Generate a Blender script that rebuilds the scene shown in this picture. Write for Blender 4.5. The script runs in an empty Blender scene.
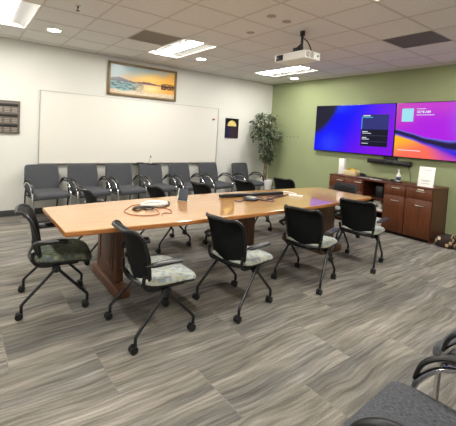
import bpy, bmesh, math, random
from math import sin, cos, pi, radians, sqrt, atan2
from mathutils import Vector, Matrix, noise
S = bpy.context.scene
COL = S.collection
random.seed(7)
H = 2.827

# ------------------------------------------------------------------ materials
def srgb(r, g, b):
    def f(c):
        c /= 255.0
        return c / 12.92 if c <= .04045 else ((c + .055) / 1.055) ** 2.4
    return (f(r), f(g), f(b), 1)

def mat(name, col, rough=.5, metal=0, spec=.5, coat=0, emit=None, estr=0):
    m = bpy.data.materials.new(name); m.use_nodes = True
    b = m.node_tree.nodes['Principled BSDF']
    b.inputs['Base Color'].default_value = col
    b.inputs['Roughness'].default_value = rough
    b.inputs['Metallic'].default_value = metal
    b.inputs['Specular IOR Level'].default_value = spec
    b.inputs['Coat Weight'].default_value = coat
    b.inputs['Coat Roughness'].default_value = .05
    if emit:
        b.inputs['Emission Color'].default_value = emit
        b.inputs['Emission Strength'].default_value = estr
    return m

class N:
    def __init__(s, m):
        s.t = m.node_tree; s.n = s.t.nodes; s.l = s.t.links; s.b = s.n['Principled BSDF']
    def new(s, k, **kw):
        n = s.n.new(k)
        for a, v in kw.items():
            if a.startswith('i_'):
                key = a[2:]
                key = int(key) if key.isdigit() else key.replace('_', ' ')
                n.inputs[key].default_value = v
            else: setattr(n, a, v)
        return n
    def link(s, a, b): s.l.new(a, b)
    def coord(s, scale=(1, 1, 1), kind='Object', rot=(0, 0, 0)):
        c = s.new('ShaderNodeTexCoord'); mp = s.new('ShaderNodeMapping')
        mp.inputs['Scale'].default_value = scale; mp.inputs['Rotation'].default_value = rot
        s.link(c.outputs[kind], mp.inputs['Vector']); return mp.outputs['Vector']
    def ramp(s, fac, stops):
        r = s.new('ShaderNodeValToRGB'); e = r.color_ramp.elements
        while len(e) < len(stops): e.new(.5)
        for k, (p, c) in zip(e, stops): k.position = p; k.color = c
        s.link(fac, r.inputs['Fac']); return r.outputs['Color']
    def bump(s, h, strength=.2, dist=.01):
        b = s.new('ShaderNodeBump'); b.inputs['Strength'].default_value = strength
        b.inputs['Distance'].default_value = dist
        s.link(h, b.inputs['Height']); s.link(b.outputs['Normal'], s.b.inputs['Normal'])

def m_paint(name, col, bump=.08):
    m = mat(name, col, .75, spec=.25); n = N(m)
    v = n.coord((1, 1, 1)); t = n.new('ShaderNodeTexNoise', i_Scale=180.0, i_Detail=3.0)
    n.link(v, t.inputs['Vector']); n.bump(t.outputs['Fac'], bump, .002)
    return m

def m_wood(name, dark, light, scale=(1.2, 14, 14), rough=.3, coat=0, spec=.5):
    m = mat(name, light, rough, coat=coat, spec=spec); n = N(m)
    v = n.coord(scale); t = n.new('ShaderNodeTexNoise', i_Scale=3.0, i_Detail=6.0, i_Roughness=.6, i_Distortion=.6)
    n.link(v, t.inputs['Vector'])
    n.link(n.ramp(t.outputs['Fac'], [(.3, dark), (.7, light)]), n.b.inputs['Base Color'])
    return m

def m_fabric(name, a, b, scale=(260, 90, 90), rough=.9):
    m = mat(name, a, rough, spec=.15); n = N(m)
    v = n.coord(scale); t = n.new('ShaderNodeTexNoise', i_Scale=1.0, i_Detail=3.0)
    n.link(v, t.inputs['Vector'])
    n.link(n.ramp(t.outputs['Fac'], [(.35, a), (.65, b)]), n.b.inputs['Base Color'])
    n.bump(t.outputs['Fac'], .3, .002)
    return m

def m_pattern(name, cols, scale=38):
    # woven upholstery with small blocks of colour
    m = mat(name, cols[0], .9, spec=.15); n = N(m)
    v = n.coord((scale, scale * 1.35, scale))
    vr = n.new('ShaderNodeTexVoronoi', distance='CHEBYCHEV'); vr.inputs['Scale'].default_value = 1.0
    vr.inputs['Randomness'].default_value = .35
    n.link(v, vr.inputs['Vector'])
    sep = n.new('ShaderNodeSeparateColor'); n.link(vr.outputs['Color'], sep.inputs['Color'])
    k = len(cols); r = n.new('ShaderNodeValToRGB'); r.color_ramp.interpolation = 'CONSTANT'
    e = r.color_ramp.elements
    while len(e) < k: e.new(.5)
    for i, c in enumerate(cols): e[i].position = i / k; e[i].color = c
    n.link(sep.outputs['Red'], r.inputs['Fac'])
    t = n.new('ShaderNodeTexNoise', i_Scale=9.0, i_Detail=2.0); n.link(v, t.inputs['Vector'])
    mx = n.new('ShaderNodeMix', data_type='RGBA', blend_type='MULTIPLY'); mx.inputs['Factor'].default_value = .5
    n.link(r.outputs['Color'], mx.inputs['A']); n.link(t.outputs['Fac'], mx.inputs['B'])
    n.link(mx.outputs['Result'], n.b.inputs['Base Color'])
    n.bump(t.outputs['Fac'], .25, .002)
    return m

def m_vcol(name, emit=0, rough=.3):
    m = mat(name, (0, 0, 0, 1), rough, spec=.12 if emit else .3); n = N(m)
    a = n.new('ShaderNodeVertexColor'); a.layer_name = 'Col'
    if emit:
        n.link(a.outputs['Color'], n.b.inputs['Emission Color']); n.b.inputs['Emission Strength'].default_value = emit
    else: n.link(a.outputs['Color'], n.b.inputs['Base Color'])
    return m

def m_carpet():
    m = mat('carpet_planks', srgb(120, 118, 112), .95, spec=.1); n = N(m)
    v = n.coord((1, 1, 1))
    off = n.new('ShaderNodeVectorMath', operation='ADD'); off.inputs[1].default_value = (20.67, 20.02, 0)
    n.link(v, off.inputs[0])
    br = n.new('ShaderNodeTexBrick', offset=.5); br.inputs['Scale'].default_value = 1.0
    br.inputs['Brick Width'].default_value = 1.0; br.inputs['Row Height'].default_value = .5
    br.inputs['Mortar Size'].default_value = .002; br.inputs['Mortar Smooth'].default_value = 0
    br.inputs['Color1'].default_value = (0, 0, 0, 1); br.inputs['Color2'].default_value = (1, 1, 1, 1)
    br.inputs['Mortar'].default_value = (.5, .5, .5, 1)
    n.link(off.outputs[0], br.inputs['Vector'])
    sc = n.new('ShaderNodeVectorMath', operation='MULTIPLY'); sc.inputs[1].default_value = (4.0, 1.3, 9)
    n.link(br.outputs['Color'], sc.inputs[0])
    add = n.new('ShaderNodeVectorMath', operation='ADD'); n.link(v, add.inputs[0]); n.link(sc.outputs[0], add.inputs[1])
    # long wavy bands running along the room
    wob = n.new('ShaderNodeTexNoise', i_Scale=1.3, i_Detail=2.0); n.link(add.outputs[0], wob.inputs['Vector'])
    wsub = n.new('ShaderNodeVectorMath', operation='SUBTRACT'); wsub.inputs[1].default_value = (.5, .5, .5)
    n.link(wob.outputs['Color'], wsub.inputs[0])
    wm = n.new('ShaderNodeVectorMath', operation='MULTIPLY'); wm.inputs[1].default_value = (.12, .15, 0)
    n.link(wsub.outputs[0], wm.inputs[0])
    a2 = n.new('ShaderNodeVectorMath', operation='ADD'); n.link(add.outputs[0], a2.inputs[0]); n.link(wm.outputs[0], a2.inputs[1])
    def band(sx, sy, det, seed):
        mp = n.new('ShaderNodeMapping'); mp.inputs['Scale'].default_value = (sx, sy, 1); mp.inputs['Location'].default_value = (seed, seed * 2, 0)
        n.link(a2.outputs[0], mp.inputs['Vector'])
        t = n.new('ShaderNodeTexNoise', i_Scale=1.0, i_Detail=det, i_Roughness=.6); n.link(mp.outputs[0], t.inputs['Vector']); return t.outputs['Fac']
    b1 = band(.8, 8.5, 3.0, 0); b2 = band(2.5, 45, 3.0, 5); b3 = band(.7, 3.0, 1.0, 11)
    c1 = n.ramp(b1, [(.36, srgb(92, 89, 84)), (.47, srgb(108, 104, 98)), (.56, srgb(126, 121, 114)), (.68, srgb(148, 143, 134))])
    c3 = n.ramp(b3, [(.38, srgb(116, 116, 114)), (.62, srgb(142, 137, 124))])
    mx0 = n.new('ShaderNodeMix', data_type='RGBA'); mx0.inputs['Factor'].default_value = .32
    n.link(c1, mx0.inputs['A']); n.link(c3, mx0.inputs['B'])
    c2 = n.ramp(b2, [(.35, srgb(168, 168, 168)), (.65, srgb(252, 252, 252))])
    mx = n.new('ShaderNodeMix', data_type='RGBA', blend_type='MULTIPLY'); mx.inputs['Factor'].default_value = .8
    n.link(mx0.outputs['Result'], mx.inputs['A']); n.link(c2, mx.inputs['B'])
    # loop pile
    tp = n.new('ShaderNodeTexNoise', i_Scale=190.0, i_Detail=2.0); n.link(v, tp.inputs['Vector'])
    c4 = n.ramp(tp.outputs['Fac'], [(.3, srgb(150, 150, 150)), (.7, srgb(255, 255, 255))])
    mx2 = n.new('ShaderNodeMix', data_type='RGBA', blend_type='MULTIPLY'); mx2.inputs['Factor'].default_value = .7
    n.link(mx.outputs['Result'], mx2.inputs['A']); n.link(c4, mx2.inputs['B'])
    hs = n.new('ShaderNodeHueSaturation'); hs.inputs['Value'].default_value = CARPET_V
    n.link(mx2.outputs['Result'], hs.inputs['Color'])
    n.link(hs.outputs['Color'], n.b.inputs['Base Color'])
    n.bump(tp.outputs['Fac'], .5, .004)
    return m
CARPET_V = 1.75

def m_tile():
    m = mat('ceiling_tile', srgb(226, 220, 212), .9, spec=.1); n = N(m)
    v = n.coord(); t = n.new('ShaderNodeTexNoise', i_Scale=70.0, i_Detail=4.0); n.link(v, t.inputs['Vector'])
    n.link(n.ramp(t.outputs['Fac'], [(.3, srgb(218, 215, 212)), (.6, srgb(232, 229, 226))]), n.b.inputs['Base Color'])
    n.bump(t.outputs['Fac'], .3, .003); return m

M = dict(
    wall=m_paint('white_wall_paint', srgb(214, 214, 207)),
    green=m_paint('sage_wall_paint', srgb(146, 155, 117)),
    tile=m_tile(), tbar=mat('ceiling_grid_metal', srgb(205, 198, 190), .6),
    base=mat('charcoal_vinyl', srgb(62, 62, 62), .6), carpet=m_carpet(),
    black=mat('black_plastic', srgb(22, 23, 25), .38), blackmetal=mat('black_metal', srgb(19, 20, 22), .35, spec=.5),
    mesh=m_fabric('black_back_mesh', srgb(12, 13, 15), srgb(24, 26, 28), (300, 300, 300), .6),
    chrome=mat('chrome', srgb(225, 225, 228), .14, 1), silver=mat('brushed_metal', srgb(190, 188, 182), .35, 1),
    gray=m_fabric('grey_upholstery', srgb(54, 55, 59), srgb(92, 94, 98), (70, 260, 260)),
    maple=m_wood('maple_veneer', srgb(184, 126, 58), srgb(208, 156, 86), (1.0, 11, 11), .3, coat=1, spec=.5),
    mapleedge=m_wood('maple_edge', srgb(150, 92, 46), srgb(186, 124, 70), (1.0, 14, 14), .3),
    cherry=m_wood('cherry_veneer', srgb(78, 40, 20), srgb(110, 60, 32), (12, 12, 1.0), .35),
    cherry2=m_wood('cherry_frame', srgb(70, 33, 19), srgb(92, 46, 27), (12, 12, 1.0), .35),
    ped=m_wood('pedestal_wood', srgb(80, 50, 36), srgb(108, 70, 50), (10, 10, 1.0), .35),
    dark=mat('dark_brown_matte', srgb(30, 22, 18), .8),
    board=mat('whiteboard_enamel', srgb(220, 218, 209), .22, spec=.5),
    alu=mat('aluminium_trim', srgb(190, 188, 182), .4, .8),
    traymet=mat('tray_metal', srgb(128, 126, 120), .4, .6),
    white=mat('white_plastic', srgb(235, 235, 230), .35), offwhite=mat('ivory_plastic', srgb(222, 216, 200), .45),
    paper=mat('white_paper', srgb(240, 240, 236), .7),
    darkframe=mat('dark_bezel', srgb(14, 14, 16), .3),
    gold=m_wood('gilt_frame_wood', srgb(92, 74, 44), srgb(142, 118, 76), (30, 30, 30), .4),
    lamp=mat('lamp_lens', (1, 1, 1, 1), .4, emit=(1, .965, .9, 1), estr=34),
    lampsoft=mat('lamp_reflector', srgb(140, 138, 134), .7),
    down=mat('downlight_lens', (1, 1, 1, 1), .4, emit=(1, .94, .82, 1), estr=22),
    fixture=mat('white_enamel', srgb(236, 234, 228), .4),
    vent=m_fabric('vent_grey', srgb(160, 154, 146), srgb(184, 178, 170), (120, 120, 120)),
    ventd=m_fabric('vent_dark_grey', srgb(120, 116, 120), srgb(142, 138, 142), (120, 120, 120)),
    yellow=mat('yellow_foil', srgb(226, 186, 40), .4), basket=m_fabric('tan_wicker', srgb(196, 176, 130), srgb(226, 210, 168), (60, 60, 160)),
    bag=mat('dark_brown_cloth', srgb(48, 36, 32), .9), beige=mat('beige_print', srgb(176, 150, 118), .9), cream=mat('cream_label', srgb(230, 216, 180), .8),
    tan=mat('tan_cable', srgb(176, 120, 92), .5), pink=mat('violet_cable', srgb(84, 66, 88), .5),
    leaf=m_wood('leaf_green', srgb(30, 42, 28), srgb(124, 138, 108), (16, 16, 16), .38),
    bark=m_wood('tree_bark', srgb(92, 76, 58), srgb(140, 120, 96), (20, 20, 4), .8), pot=mat('white_ceramic', srgb(235, 235, 232), .3),
    soil=mat('potting_soil', srgb(60, 46, 36), .95),
    rackd=mat('rack_brown_grey', srgb(96, 88, 80), .6), rackl=mat('rack_pale_strip', srgb(158, 150, 140), .6), rackb=mat('rack_black_slot', srgb(26, 24, 24), .5),
    blue=mat('deep_blue', srgb(40, 52, 96), .5), red=mat('red_plastic', srgb(190, 70, 50), .5), slate=mat('slate_case', srgb(62, 70, 82), .4),
    scrtxt=mat('screen_text', (0, 0, 0, 1), .4, spec=.1, emit=srgb(225, 235, 245), estr=.48),
    scrcy=mat('screen_cyan', (0, 0, 0, 1), .4, spec=.1, emit=srgb(70, 190, 215), estr=.48),
    scrqr=mat('screen_pale_panel', (0, 0, 0, 1), .4, spec=.1, emit=srgb(160, 225, 240), estr=.48),
    scrp1=mat('screen_panel_upper', (0, 0, 0, 1), .3, spec=.1, emit=srgb(48, 50, 120), estr=.48),
    scrp2=mat('screen_panel_lower', (0, 0, 0, 1), .3, spec=.1, emit=srgb(20, 20, 40), estr=.48),
    scrline=mat('screen_line', (0, 0, 0, 1), .3, spec=.1, emit=srgb(80, 80, 120), estr=.48),
    seatA=m_pattern('dark_sage_block_weave', [srgb(120, 128, 112), srgb(98, 108, 108), srgb(142, 148, 120), srgb(108, 118, 100)]),
    seatB=m_pattern('pale_sage_block_weave', [srgb(198, 206, 200), srgb(172, 184, 194), srgb(206, 204, 168), srgb(206, 212, 206), srgb(172, 180, 182), srgb(214, 218, 210)]),
    scrv=m_vcol('screen_picture', .48), art=m_vcol('painted_canvas', 0, .25),
)

M['maple'].node_tree.nodes['Principled BSDF'].inputs['Coat IOR'].default_value = 2.2
M['maple'].node_tree.nodes['Principled BSDF'].inputs['Coat Roughness'].default_value = .04
# ------------------------------------------------------------------ helpers
def link_obj(name, bm, m, parent=None, smooth=True, ang=35, loc=(0, 0, 0), rotz=0):
    bmesh.ops.recalc_face_normals(bm, faces=bm.faces)
    if smooth:
        for f in bm.faces: f.smooth = True
        a = radians(ang)
        for e in bm.edges:
            if len(e.link_faces) == 2 and e.calc_face_angle(0) > a: e.smooth = False
    me = bpy.data.meshes.new(name); bm.to_mesh(me); bm.free()
    ms = m if isinstance(m, (list, tuple)) else [m]
    for k in ms: me.materials.append(k)
    o = bpy.data.objects.new(name, me); COL.objects.link(o)
    o.location = loc; o.rotation_euler = (0, 0, rotz)
    if parent: o.parent = parent
    return o
def tag(o, label=None, cat=None, group=None, kind=None):
    if label: o['label'] = label
    if cat: o['category'] = cat
    if group: o['group'] = group
    if kind: o['kind'] = kind
    return o
def empty(name, loc=(0, 0, 0), rotz=0, label=None, cat=None, group=None):
    o = bpy.data.objects.new(name, None); COL.objects.link(o); o.empty_display_size = .1
    o.location = loc; o.rotation_euler = (0, 0, rotz)
    return tag(o, label, cat, group)
def copy_tree(o, parent=None):
    c = o.copy(); COL.objects.link(c); c.parent = parent
    for ch in [x for x in bpy.data.objects if x.parent == o]: copy_tree(ch, c)
    return c

def box(bm, x0, x1, y0, y1, z0, z1, bev=0, mtx=None, mi=0, seg=2):
    r = bmesh.ops.create_cube(bm, size=1)
    vs = r['verts']
    for v in vs:
        v.co = Vector(((x0 + x1) / 2 + v.co.x * (x1 - x0), (y0 + y1) / 2 + v.co.y * (y1 - y0), (z0 + z1) / 2 + v.co.z * (z1 - z0)))
    fs = list({f for v in vs for f in v.link_faces})
    if bev:
        es = list({e for v in vs for e in v.link_edges})
        rr = bmesh.ops.bevel(bm, geom=es, offset=bev, segments=seg, affect='EDGES', profile=.5)
        fs = list({f for f in rr['faces']} | {f for f in fs if f.is_valid}); vs = list({v for f in fs for v in f.verts})
    for f in fs: f.material_index = mi
    if mtx:
        for v in vs: v.co = mtx @ v.co
    return vs
def cr(pts, n=6, closed=False):
    P = [Vector(p) for p in pts]; out = []; L = len(P)
    rng = range(L) if closed else range(L - 1)
    for i in rng:
        if closed: a, b, c, d = P[(i - 1) % L], P[i], P[(i + 1) % L], P[(i + 2) % L]
        else: a, b, c, d = P[max(i - 1, 0)], P[i], P[i + 1], P[min(i + 2, L - 1)]
        for k in range(n):
            t = k / n
            out.append(.5 * ((2 * b) + (c - a) * t + (2 * a - 5 * b + 4 * c - d) * t * t + (3 * b - a - 3 * c + d) * t ** 3))
    if not closed: out.append(P[-1])
    return out
def tube(bm, pts, r, seg=10, closed=False, flat=None, mi=0):
    # r: number or list; flat=(a,b) gives an elliptical section
    P = [Vector(p) for p in pts]; n = len(P)
    rs = r if isinstance(r, (list, tuple)) else [r] * n
    T = []
    for i in range(n):
        a = P[(i - 1) % n] if closed else P[max(i - 1, 0)]; b = P[(i + 1) % n] if closed else P[min(i + 1, n - 1)]
        d = (b - a); T.append(d.normalized() if d.length > 1e-9 else Vector((0, 0, 1)))
    up = Vector((0, 0, 1)) if abs(T[0].z) < .9 else Vector((1, 0, 0))
    N0 = (up - T[0] * up.dot(T[0])).normalized(); rings = []
    for i in range(n):
        N0 = (N0 - T[i] * N0.dot(T[i])).normalized(); B = T[i].cross(N0)
        fa, fb = flat if flat else (1, 1)
        rings.append([bm.verts.new(P[i] + N0 * (cos(2 * pi * k / seg) * rs[i] * fa) + B * (sin(2 * pi * k / seg) * rs[i] * fb)) for k in range(seg)])
    m = n if closed else n - 1
    for i in range(m):
        a, b = rings[i], rings[(i + 1) % n]
        for k in range(seg):
            f = bm.faces.new((a[k], a[(k + 1) % seg], b[(k + 1) % seg], b[k])); f.material_index = mi
    if not closed:
        bm.faces.new(rings[0][::-1]).material_index = mi; bm.faces.new(rings[-1]).material_index = mi
    return rings
def lathe(bm, prof, c=(0, 0, 0), seg=20, axis='z', cap=True, mi=0):
    rings = []
    for r, h in prof:
        ring = []
        for k in range(seg):
            a = 2 * pi * k / seg; x, y = cos(a) * r, sin(a) * r
            p = {'z': (x, y, h), 'y': (x, h, y), 'x': (h, x, y)}[axis]
            ring.append(bm.verts.new(Vector(c) + Vector(p)))
        rings.append(ring)
    for a, b in zip(rings, rings[1:]):
        for k in range(seg): bm.faces.new((a[k], a[(k + 1) % seg], b[(k + 1) % seg], b[k])).material_index = mi
    if cap: bm.faces.new(rings[0][::-1]).material_index = mi; bm.faces.new(rings[-1]).material_index = mi
def sup(a, n=5):
    c, s = cos(a), sin(a)
    return (abs(c) ** (2 / n)) * (1 if c >= 0 else -1), (abs(s) ** (2 / n)) * (1 if s >= 0 else -1)
def cushion(bm, hw, hd, prof, n=5, seg=40, fn=None, inner=4):
    # stack of rounded-rectangle rings; prof = [(inset, z)] bottom->top, capped with inner rings
    rings = []
    for ins, z in prof:
        rings.append([Vector((sup(2 * pi * k / seg, n)[0] * (hd - ins), sup(2 * pi * k / seg, n)[1] * (hw - ins), z)) for k in range(seg)])
    def fill(r, s):
        out = []
        for j in range(1, inner): out.append([Vector((p.x * (1 - j / inner), p.y * (1 - j / inner), p.z)) for p in r])
        return out
    allr = list(reversed(fill(rings[0], 0))) + rings + fill(rings[-1], 1)
    vr = [[bm.verts.new(fn(p) if fn else p) for p in r] for r in allr]
    for a, b in zip(vr, vr[1:]):
        for k in range(seg): bm.faces.new((a[k], a[(k + 1) % seg], b[(k + 1) % seg], b[k]))
    for r, z, fl in ((vr[0], rings[0][0].z, 1), (vr[-1], rings[-1][0].z, 0)):
        c = bm.verts.new(fn(Vector((0, 0, z))) if fn else Vector((0, 0, z)))
        for k in range(seg):
            q = (r[k], r[(k + 1) % seg], c); bm.faces.new(q[::-1] if fl else q)
def new(): return bmesh.new()
def sbox(name, m, *a, parent=None, bev=0, label=None, **k):
    bm = new(); box(bm, *a, bev=bev); return link_obj(name, bm, m, parent)
def struct(o): o['kind'] = 'structure'; return o

# ------------------------------------------------------------------ room
XW, YS = -9.2, -7.6
bm = new(); box(bm, XW, .1, YS, .1, -.1, 0); struct(link_obj('floor', bm, M['carpet']))
bm = new(); box(bm, XW, .1, 0, .1, 0, H + .2); struct(link_obj('wall_back', bm, M['wall']))
bm = new(); box(bm, 0, .1, YS, 0, 0, H + .2); struct(link_obj('wall_right', bm, M['green']))
bm = new(); box(bm, XW - .1, XW, YS, 0, 0, H + .2); struct(link_obj('wall_left', bm, M['wall']))
bm = new(); box(bm, XW, 0, YS - .1, YS, 0, H + .2); struct(link_obj('wall_front', bm, M['wall']))
bm = new(); box(bm, XW, 0, -.008, 0, 0, .1, bev=.003); struct(link_obj('baseboard_back', bm, M['base']))
bm = new(); box(bm, -.008, 0, YS, -.01, 0, .1, bev=.003); struct(link_obj('baseboard_right', bm, M['base']))

T = .61
def gx(i): return -1.454 + i * T
def gy(j): return -4.479 + j * T
lights = [(gx(-8), 4), (gx(-4), 4), (gx(0), 4), (gx(-12), 4)] + [(gx(i), -2) for i in (-12, -8, -4, 0)]
lightcells = set()
for i in (-12, -8, -4, 0):
    for j in (4, 5, -2, -1): lightcells.add((i, j))
ventcells = {(-5, 4): 'vent', (-1, 0): 'ventd'}
bm = new()
for i in range(-13, 4):
    for j in range(-6, 9):
        x0, x1 = max(gx(i), XW), min(gx(i + 1), 0); y0, y1 = max(gy(j), YS), min(gy(j + 1), 0)
        if x1 - x0 < .005 or y1 - y0 < .005 or (i, j) in lightcells or (i, j) in ventcells: continue
        box(bm, x0, x1, y0, y1, H, H + .015)
box(bm, XW, 0, YS, 0, H + .16, H + .2)
struct(link_obj('ceiling', bm, M['tile'], smooth=False))
bm = new()
for i in range(-12, 4):
    if XW < gx(i) < 0:
        # bars stop at light fixtures (never crossing them since cells align)
        box(bm, gx(i) - .012, gx(i) + .012, YS, 0, H - .003, H + .003)
for j in range(-6, 9):
    y = gy(j)
    if not YS < y < 0: continue
    xs = XW
    for i in range(-13, 4):
        a, b = max(gx(i), XW), min(gx(i + 1), 0)
        if b <= a or ((i, j) in lightcells and (i, j - 1) in lightcells): continue
        box(bm, a, b, y - .012, y + .012, H - .003, H + .003)
struct(link_obj('trim_1', bm, M['tbar'], smooth=False))
bm = new(); box(bm, XW, -.02, -.02, 0, H - .004, H); box(bm, -.02, 0, YS, 0, H - .004, H)
struct(link_obj('trim_2', bm, M['tbar']))

def make_light():
    r = empty('ceiling_light', (0, 0, 0))
    bm = new()   # housing pan
    w, l, d = T / 2 - .013, T - .013, .09
    box(bm, -w, w, -l, l, d, d + .01); box(bm, -w, -w + .01, -l, l, 0, d); box(bm, w - .01, w, -l, l, 0, d)
    box(bm, -w, w, -l, -l + .01, 0, d); box(bm, -w, w, l - .01, l, 0, d)
    link_obj('housing', bm, M['fixture'], r)
    for s in (-1, 1):
        bm = new(); P = [(s * (w - .015), .004), (s * (w - .05), .03), (s * (w - .1), .045), (s * .1, .035)]
        a = [[bm.verts.new((x, y, z)) for x, z in P] for y in (-l + .012, l - .012)]
        b = [[bm.verts.new((x, y, z + .004)) for x, z in P] for y in (-l + .012, l - .012)]
        for k in range(3):
            bm.faces.new((a[0][k], a[0][k + 1], a[1][k + 1], a[1][k])); bm.faces.new((b[0][k], b[1][k], b[1][k + 1], b[0][k + 1]))
        link_obj('reflector', bm, M['lampsoft'], r)
    bm = new(); n = 8; a = []
    for y in (-l + .012, l - .012):
        a.append([bm.verts.new((.1 * cos(pi * k / n), y, .034 - .03 * sin(pi * k / n))) for k in range(n + 1)])
    for k in range(n): bm.faces.new((a[0][k], a[0][k + 1], a[1][k + 1], a[1][k]))
    bm.faces.new(a[0]); bm.faces.new(a[1][::-1]); bm.faces.new((a[0][0], a[1][0], a[1][n], a[0][n]))
    link_obj('lamp_lens', bm, M['lamp'], r)
    return r
lab = ['white recessed ceiling light panel at top left above the wall rack', 'white recessed ceiling light panel between the framed painting and the projector, beside a grey vent',
       'white recessed ceiling light panel behind the projector near the room corner']
L0 = make_light()
pos = [(-8, 4), (-4, 4), (0, 4), (-12, 4), (-12, -2), (-8, -2), (-4, -2), (0, -2)]
for k, (i, j) in enumerate(pos):
    o = L0 if k == 0 else copy_tree(L0)
    o.location = (gx(i) + T / 2, gy(j) + T, H)
    tag(o, lab[k] if k < 3 else ['white recessed ceiling light panel outside the view, left of the room', 'white recessed light panel outside the view, left part of the row behind the camera', 'white recessed light panel outside the view, second of the row near the camera',
        'white recessed light panel outside the view, third of the row near the camera', 'white recessed light panel outside the view, rightmost of the row near the camera'][k - 3], 'ceiling light', 'recessed ceiling light panels')
def make_down():
    r = empty('downlight', (0, 0, 0))
    bm = new(); lathe(bm, [(.1, .0), (.1, -.006), (.082, -.008), (.078, -.002), (.078, 0)], seg=28, cap=False); link_obj('trim_ring', bm, M['fixture'], r)
    bm = new(); lathe(bm, [(.078, -.001), (.078, -.004), (.05, -.008), (.001, -.009)], seg=28); link_obj('lens', bm, M['down'], r)
    return r
D0 = make_down()
for k, (x, y, lb) in enumerate([(-5.41, -1.06, 'round glowing downlight in the ceiling left of the framed painting'), (-2.966, -1.1, 'round glowing downlight beside the middle ceiling light panel'), (-.42, -1.05, 'round glowing downlight in the ceiling just above the green wall corner')]):
    o = D0 if k == 0 else copy_tree(D0); o.location = (x, y, H - .0005); tag(o, lb, 'downlight', 'round ceiling downlights')
for (i, j), mk in ventcells.items():
    v = empty('ceiling_vent', (gx(i) + T / 2, gy(j) + T / 2, H), 0, 'square grey ceiling return grille beside the middle light panel' if mk == 'vent' else 'square dark grey ceiling return grille above the wall screens', 'vent')
    a = T / 2 - .013
    bm = new(); box(bm, -a, a, -a, a, .008, .02); link_obj('backing', bm, M[mk], v)
    bm = new()
    for s in (-1, 1): box(bm, s * a - .012 if s > 0 else -a, a if s > 0 else -a + .012, -a, a, 0, .02); box(bm, -a, a, s * a - .012 if s > 0 else -a, a if s > 0 else -a + .012, 0, .02)
    link_obj('frame', bm, M[mk], v)
    bm = new(); n = 22
    for k in range(n):
        y = -a + .02 + (2 * a - .04) * k / (n - 1); box(bm, -a + .012, a - .012, y - .003, y + .003, .003, .009)
    link_obj('louvre_grid', bm, M[mk], v)
sp = [(-3.691, -3.542, 'round concealed sprinkler cover, left one of the pair above the projector'), (-3.439, -3.533, 'round concealed sprinkler cover, right one of the pair above the projector'), (-3.438, -2.924, 'round concealed sprinkler cover alone left of the projector')]
for x, y, lb in sp:
    bm = new(); lathe(bm, [(.052, 0), (.052, -.004), (.045, -.007), (.001, -.008)], seg=20)
    tag(link_obj('sprinkler_cover', bm, M['vent'], None, loc=(x, y, H - .0005)), lb, 'sprinkler cover', 'sprinkler covers')
sp = empty('ceiling_sprinkler', (-5.417, -2.321, H), 0, 'small pendant sprinkler head on the ceiling near the top left light', 'sprinkler')
bm = new(); lathe(bm, [(.032, 0), (.03, -.006), (.012, -.008)], seg=14); link_obj('escutcheon', bm, M['silver'], sp)
bm = new(); lathe(bm, [(.009, -.006), (.009, -.03), (.004, -.034), (.004, -.052), (.02, -.054), (.02, -.058)], seg=12); link_obj('deflector', bm, M['rackb'], sp)

# ------------------------------------------------------------------ back wall items
wb = empty('whiteboard', (-3.545, 0, 1.46), 0, 'long white dry-erase board mounted on the back wall', 'whiteboard')
w, h = 1.835, .607
bm = new(); box(bm, -w, w, -.018, -.002, -h, h); link_obj('writing_surface', bm, M['board'], wb)
bm = new()
box(bm, -w - .012, w + .012, -.024, -.001, h, h + .012); box(bm, -w - .012, w + .012, -.024, -.001, -h - .012, -h)
box(bm, -w - .012, -w, -.024, -.001, -h, h); box(bm, w, w + .012, -.024, -.001, -h, h); link_obj('frame', bm, M['alu'], wb)
bm = new(); box(bm, -w, w, -.05, -.024, -h - .014, -h + .008, bev=.003); link_obj('marker_rail', bm, M['traymet'], wb)
tr = sbox('accessory_tray', M['black'], -3.72, -3.25, -.13, -.051, .834, .85, bev=.004)
tag(tr, 'black accessory tray sticking out under the whiteboard above the wall chairs', 'tray')
b = empty('spray_bottle', (-3.37, -.09, .85), 0, 'small bottle with pale cap standing on the tray under the whiteboard', 'bottle')
bm = new(); lathe(bm, [(.018, 0), (.02, .01), (.02, .09), (.012, .11)], seg=14); link_obj('body', bm, M['offwhite'], b)
bm = new(); lathe(bm, [(.011, .108), (.011, .15), (.006, .16)], seg=12); link_obj('cap', bm, M['rackd'], b)
er = sbox('board_eraser', M['rackb'], -3.66, -3.52, -.115, -.065, .85, .872, bev=.006); tag(er, 'black felt eraser lying on the tray under the whiteboard', 'eraser')
bm = new(); box(bm, -1.86, -1.835, -.034, -.0185, 1.80, 1.84, bev=.004)
tag(link_obj('board_magnet', bm, M['blue']), 'small dark blue magnet at the upper right of the whiteboard', 'magnet')
bm = new(); box(bm, -1.832, -1.792, -.034, -.0185, 1.81, 1.84, bev=.004)
tag(link_obj('board_magnet', bm, M['red']), 'small red magnet at the upper right of the whiteboard', 'magnet')

def cgrid(bm, nx, nz, fn, colf):
    lay = bm.loops.layers.float_color.new('Col')
    V = [[bm.verts.new(fn(i / nx, j / nz)) for i in range(nx + 1)] for j in range(nz + 1)]
    for j in range(nz):
        for i in range(nx):
            f = bm.faces.new((V[j][i], V[j][i + 1], V[j + 1][i + 1], V[j + 1][i]))
            for lp, (u, v) in zip(f.loops, ((i, j), (i + 1, j), (i + 1, j + 1), (i, j + 1))): lp[lay] = colf(u / nx, v / nz)
def mixc(a, b, t):
    t = max(0, min(1, t)); return tuple(a[k] + (b[k] - a[k]) * t for k in range(3)) + (1,)
def sst(a, b, x): t = max(0, min(1, (x - a) / (b - a))); return t * t * (3 - 2 * t)

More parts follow.
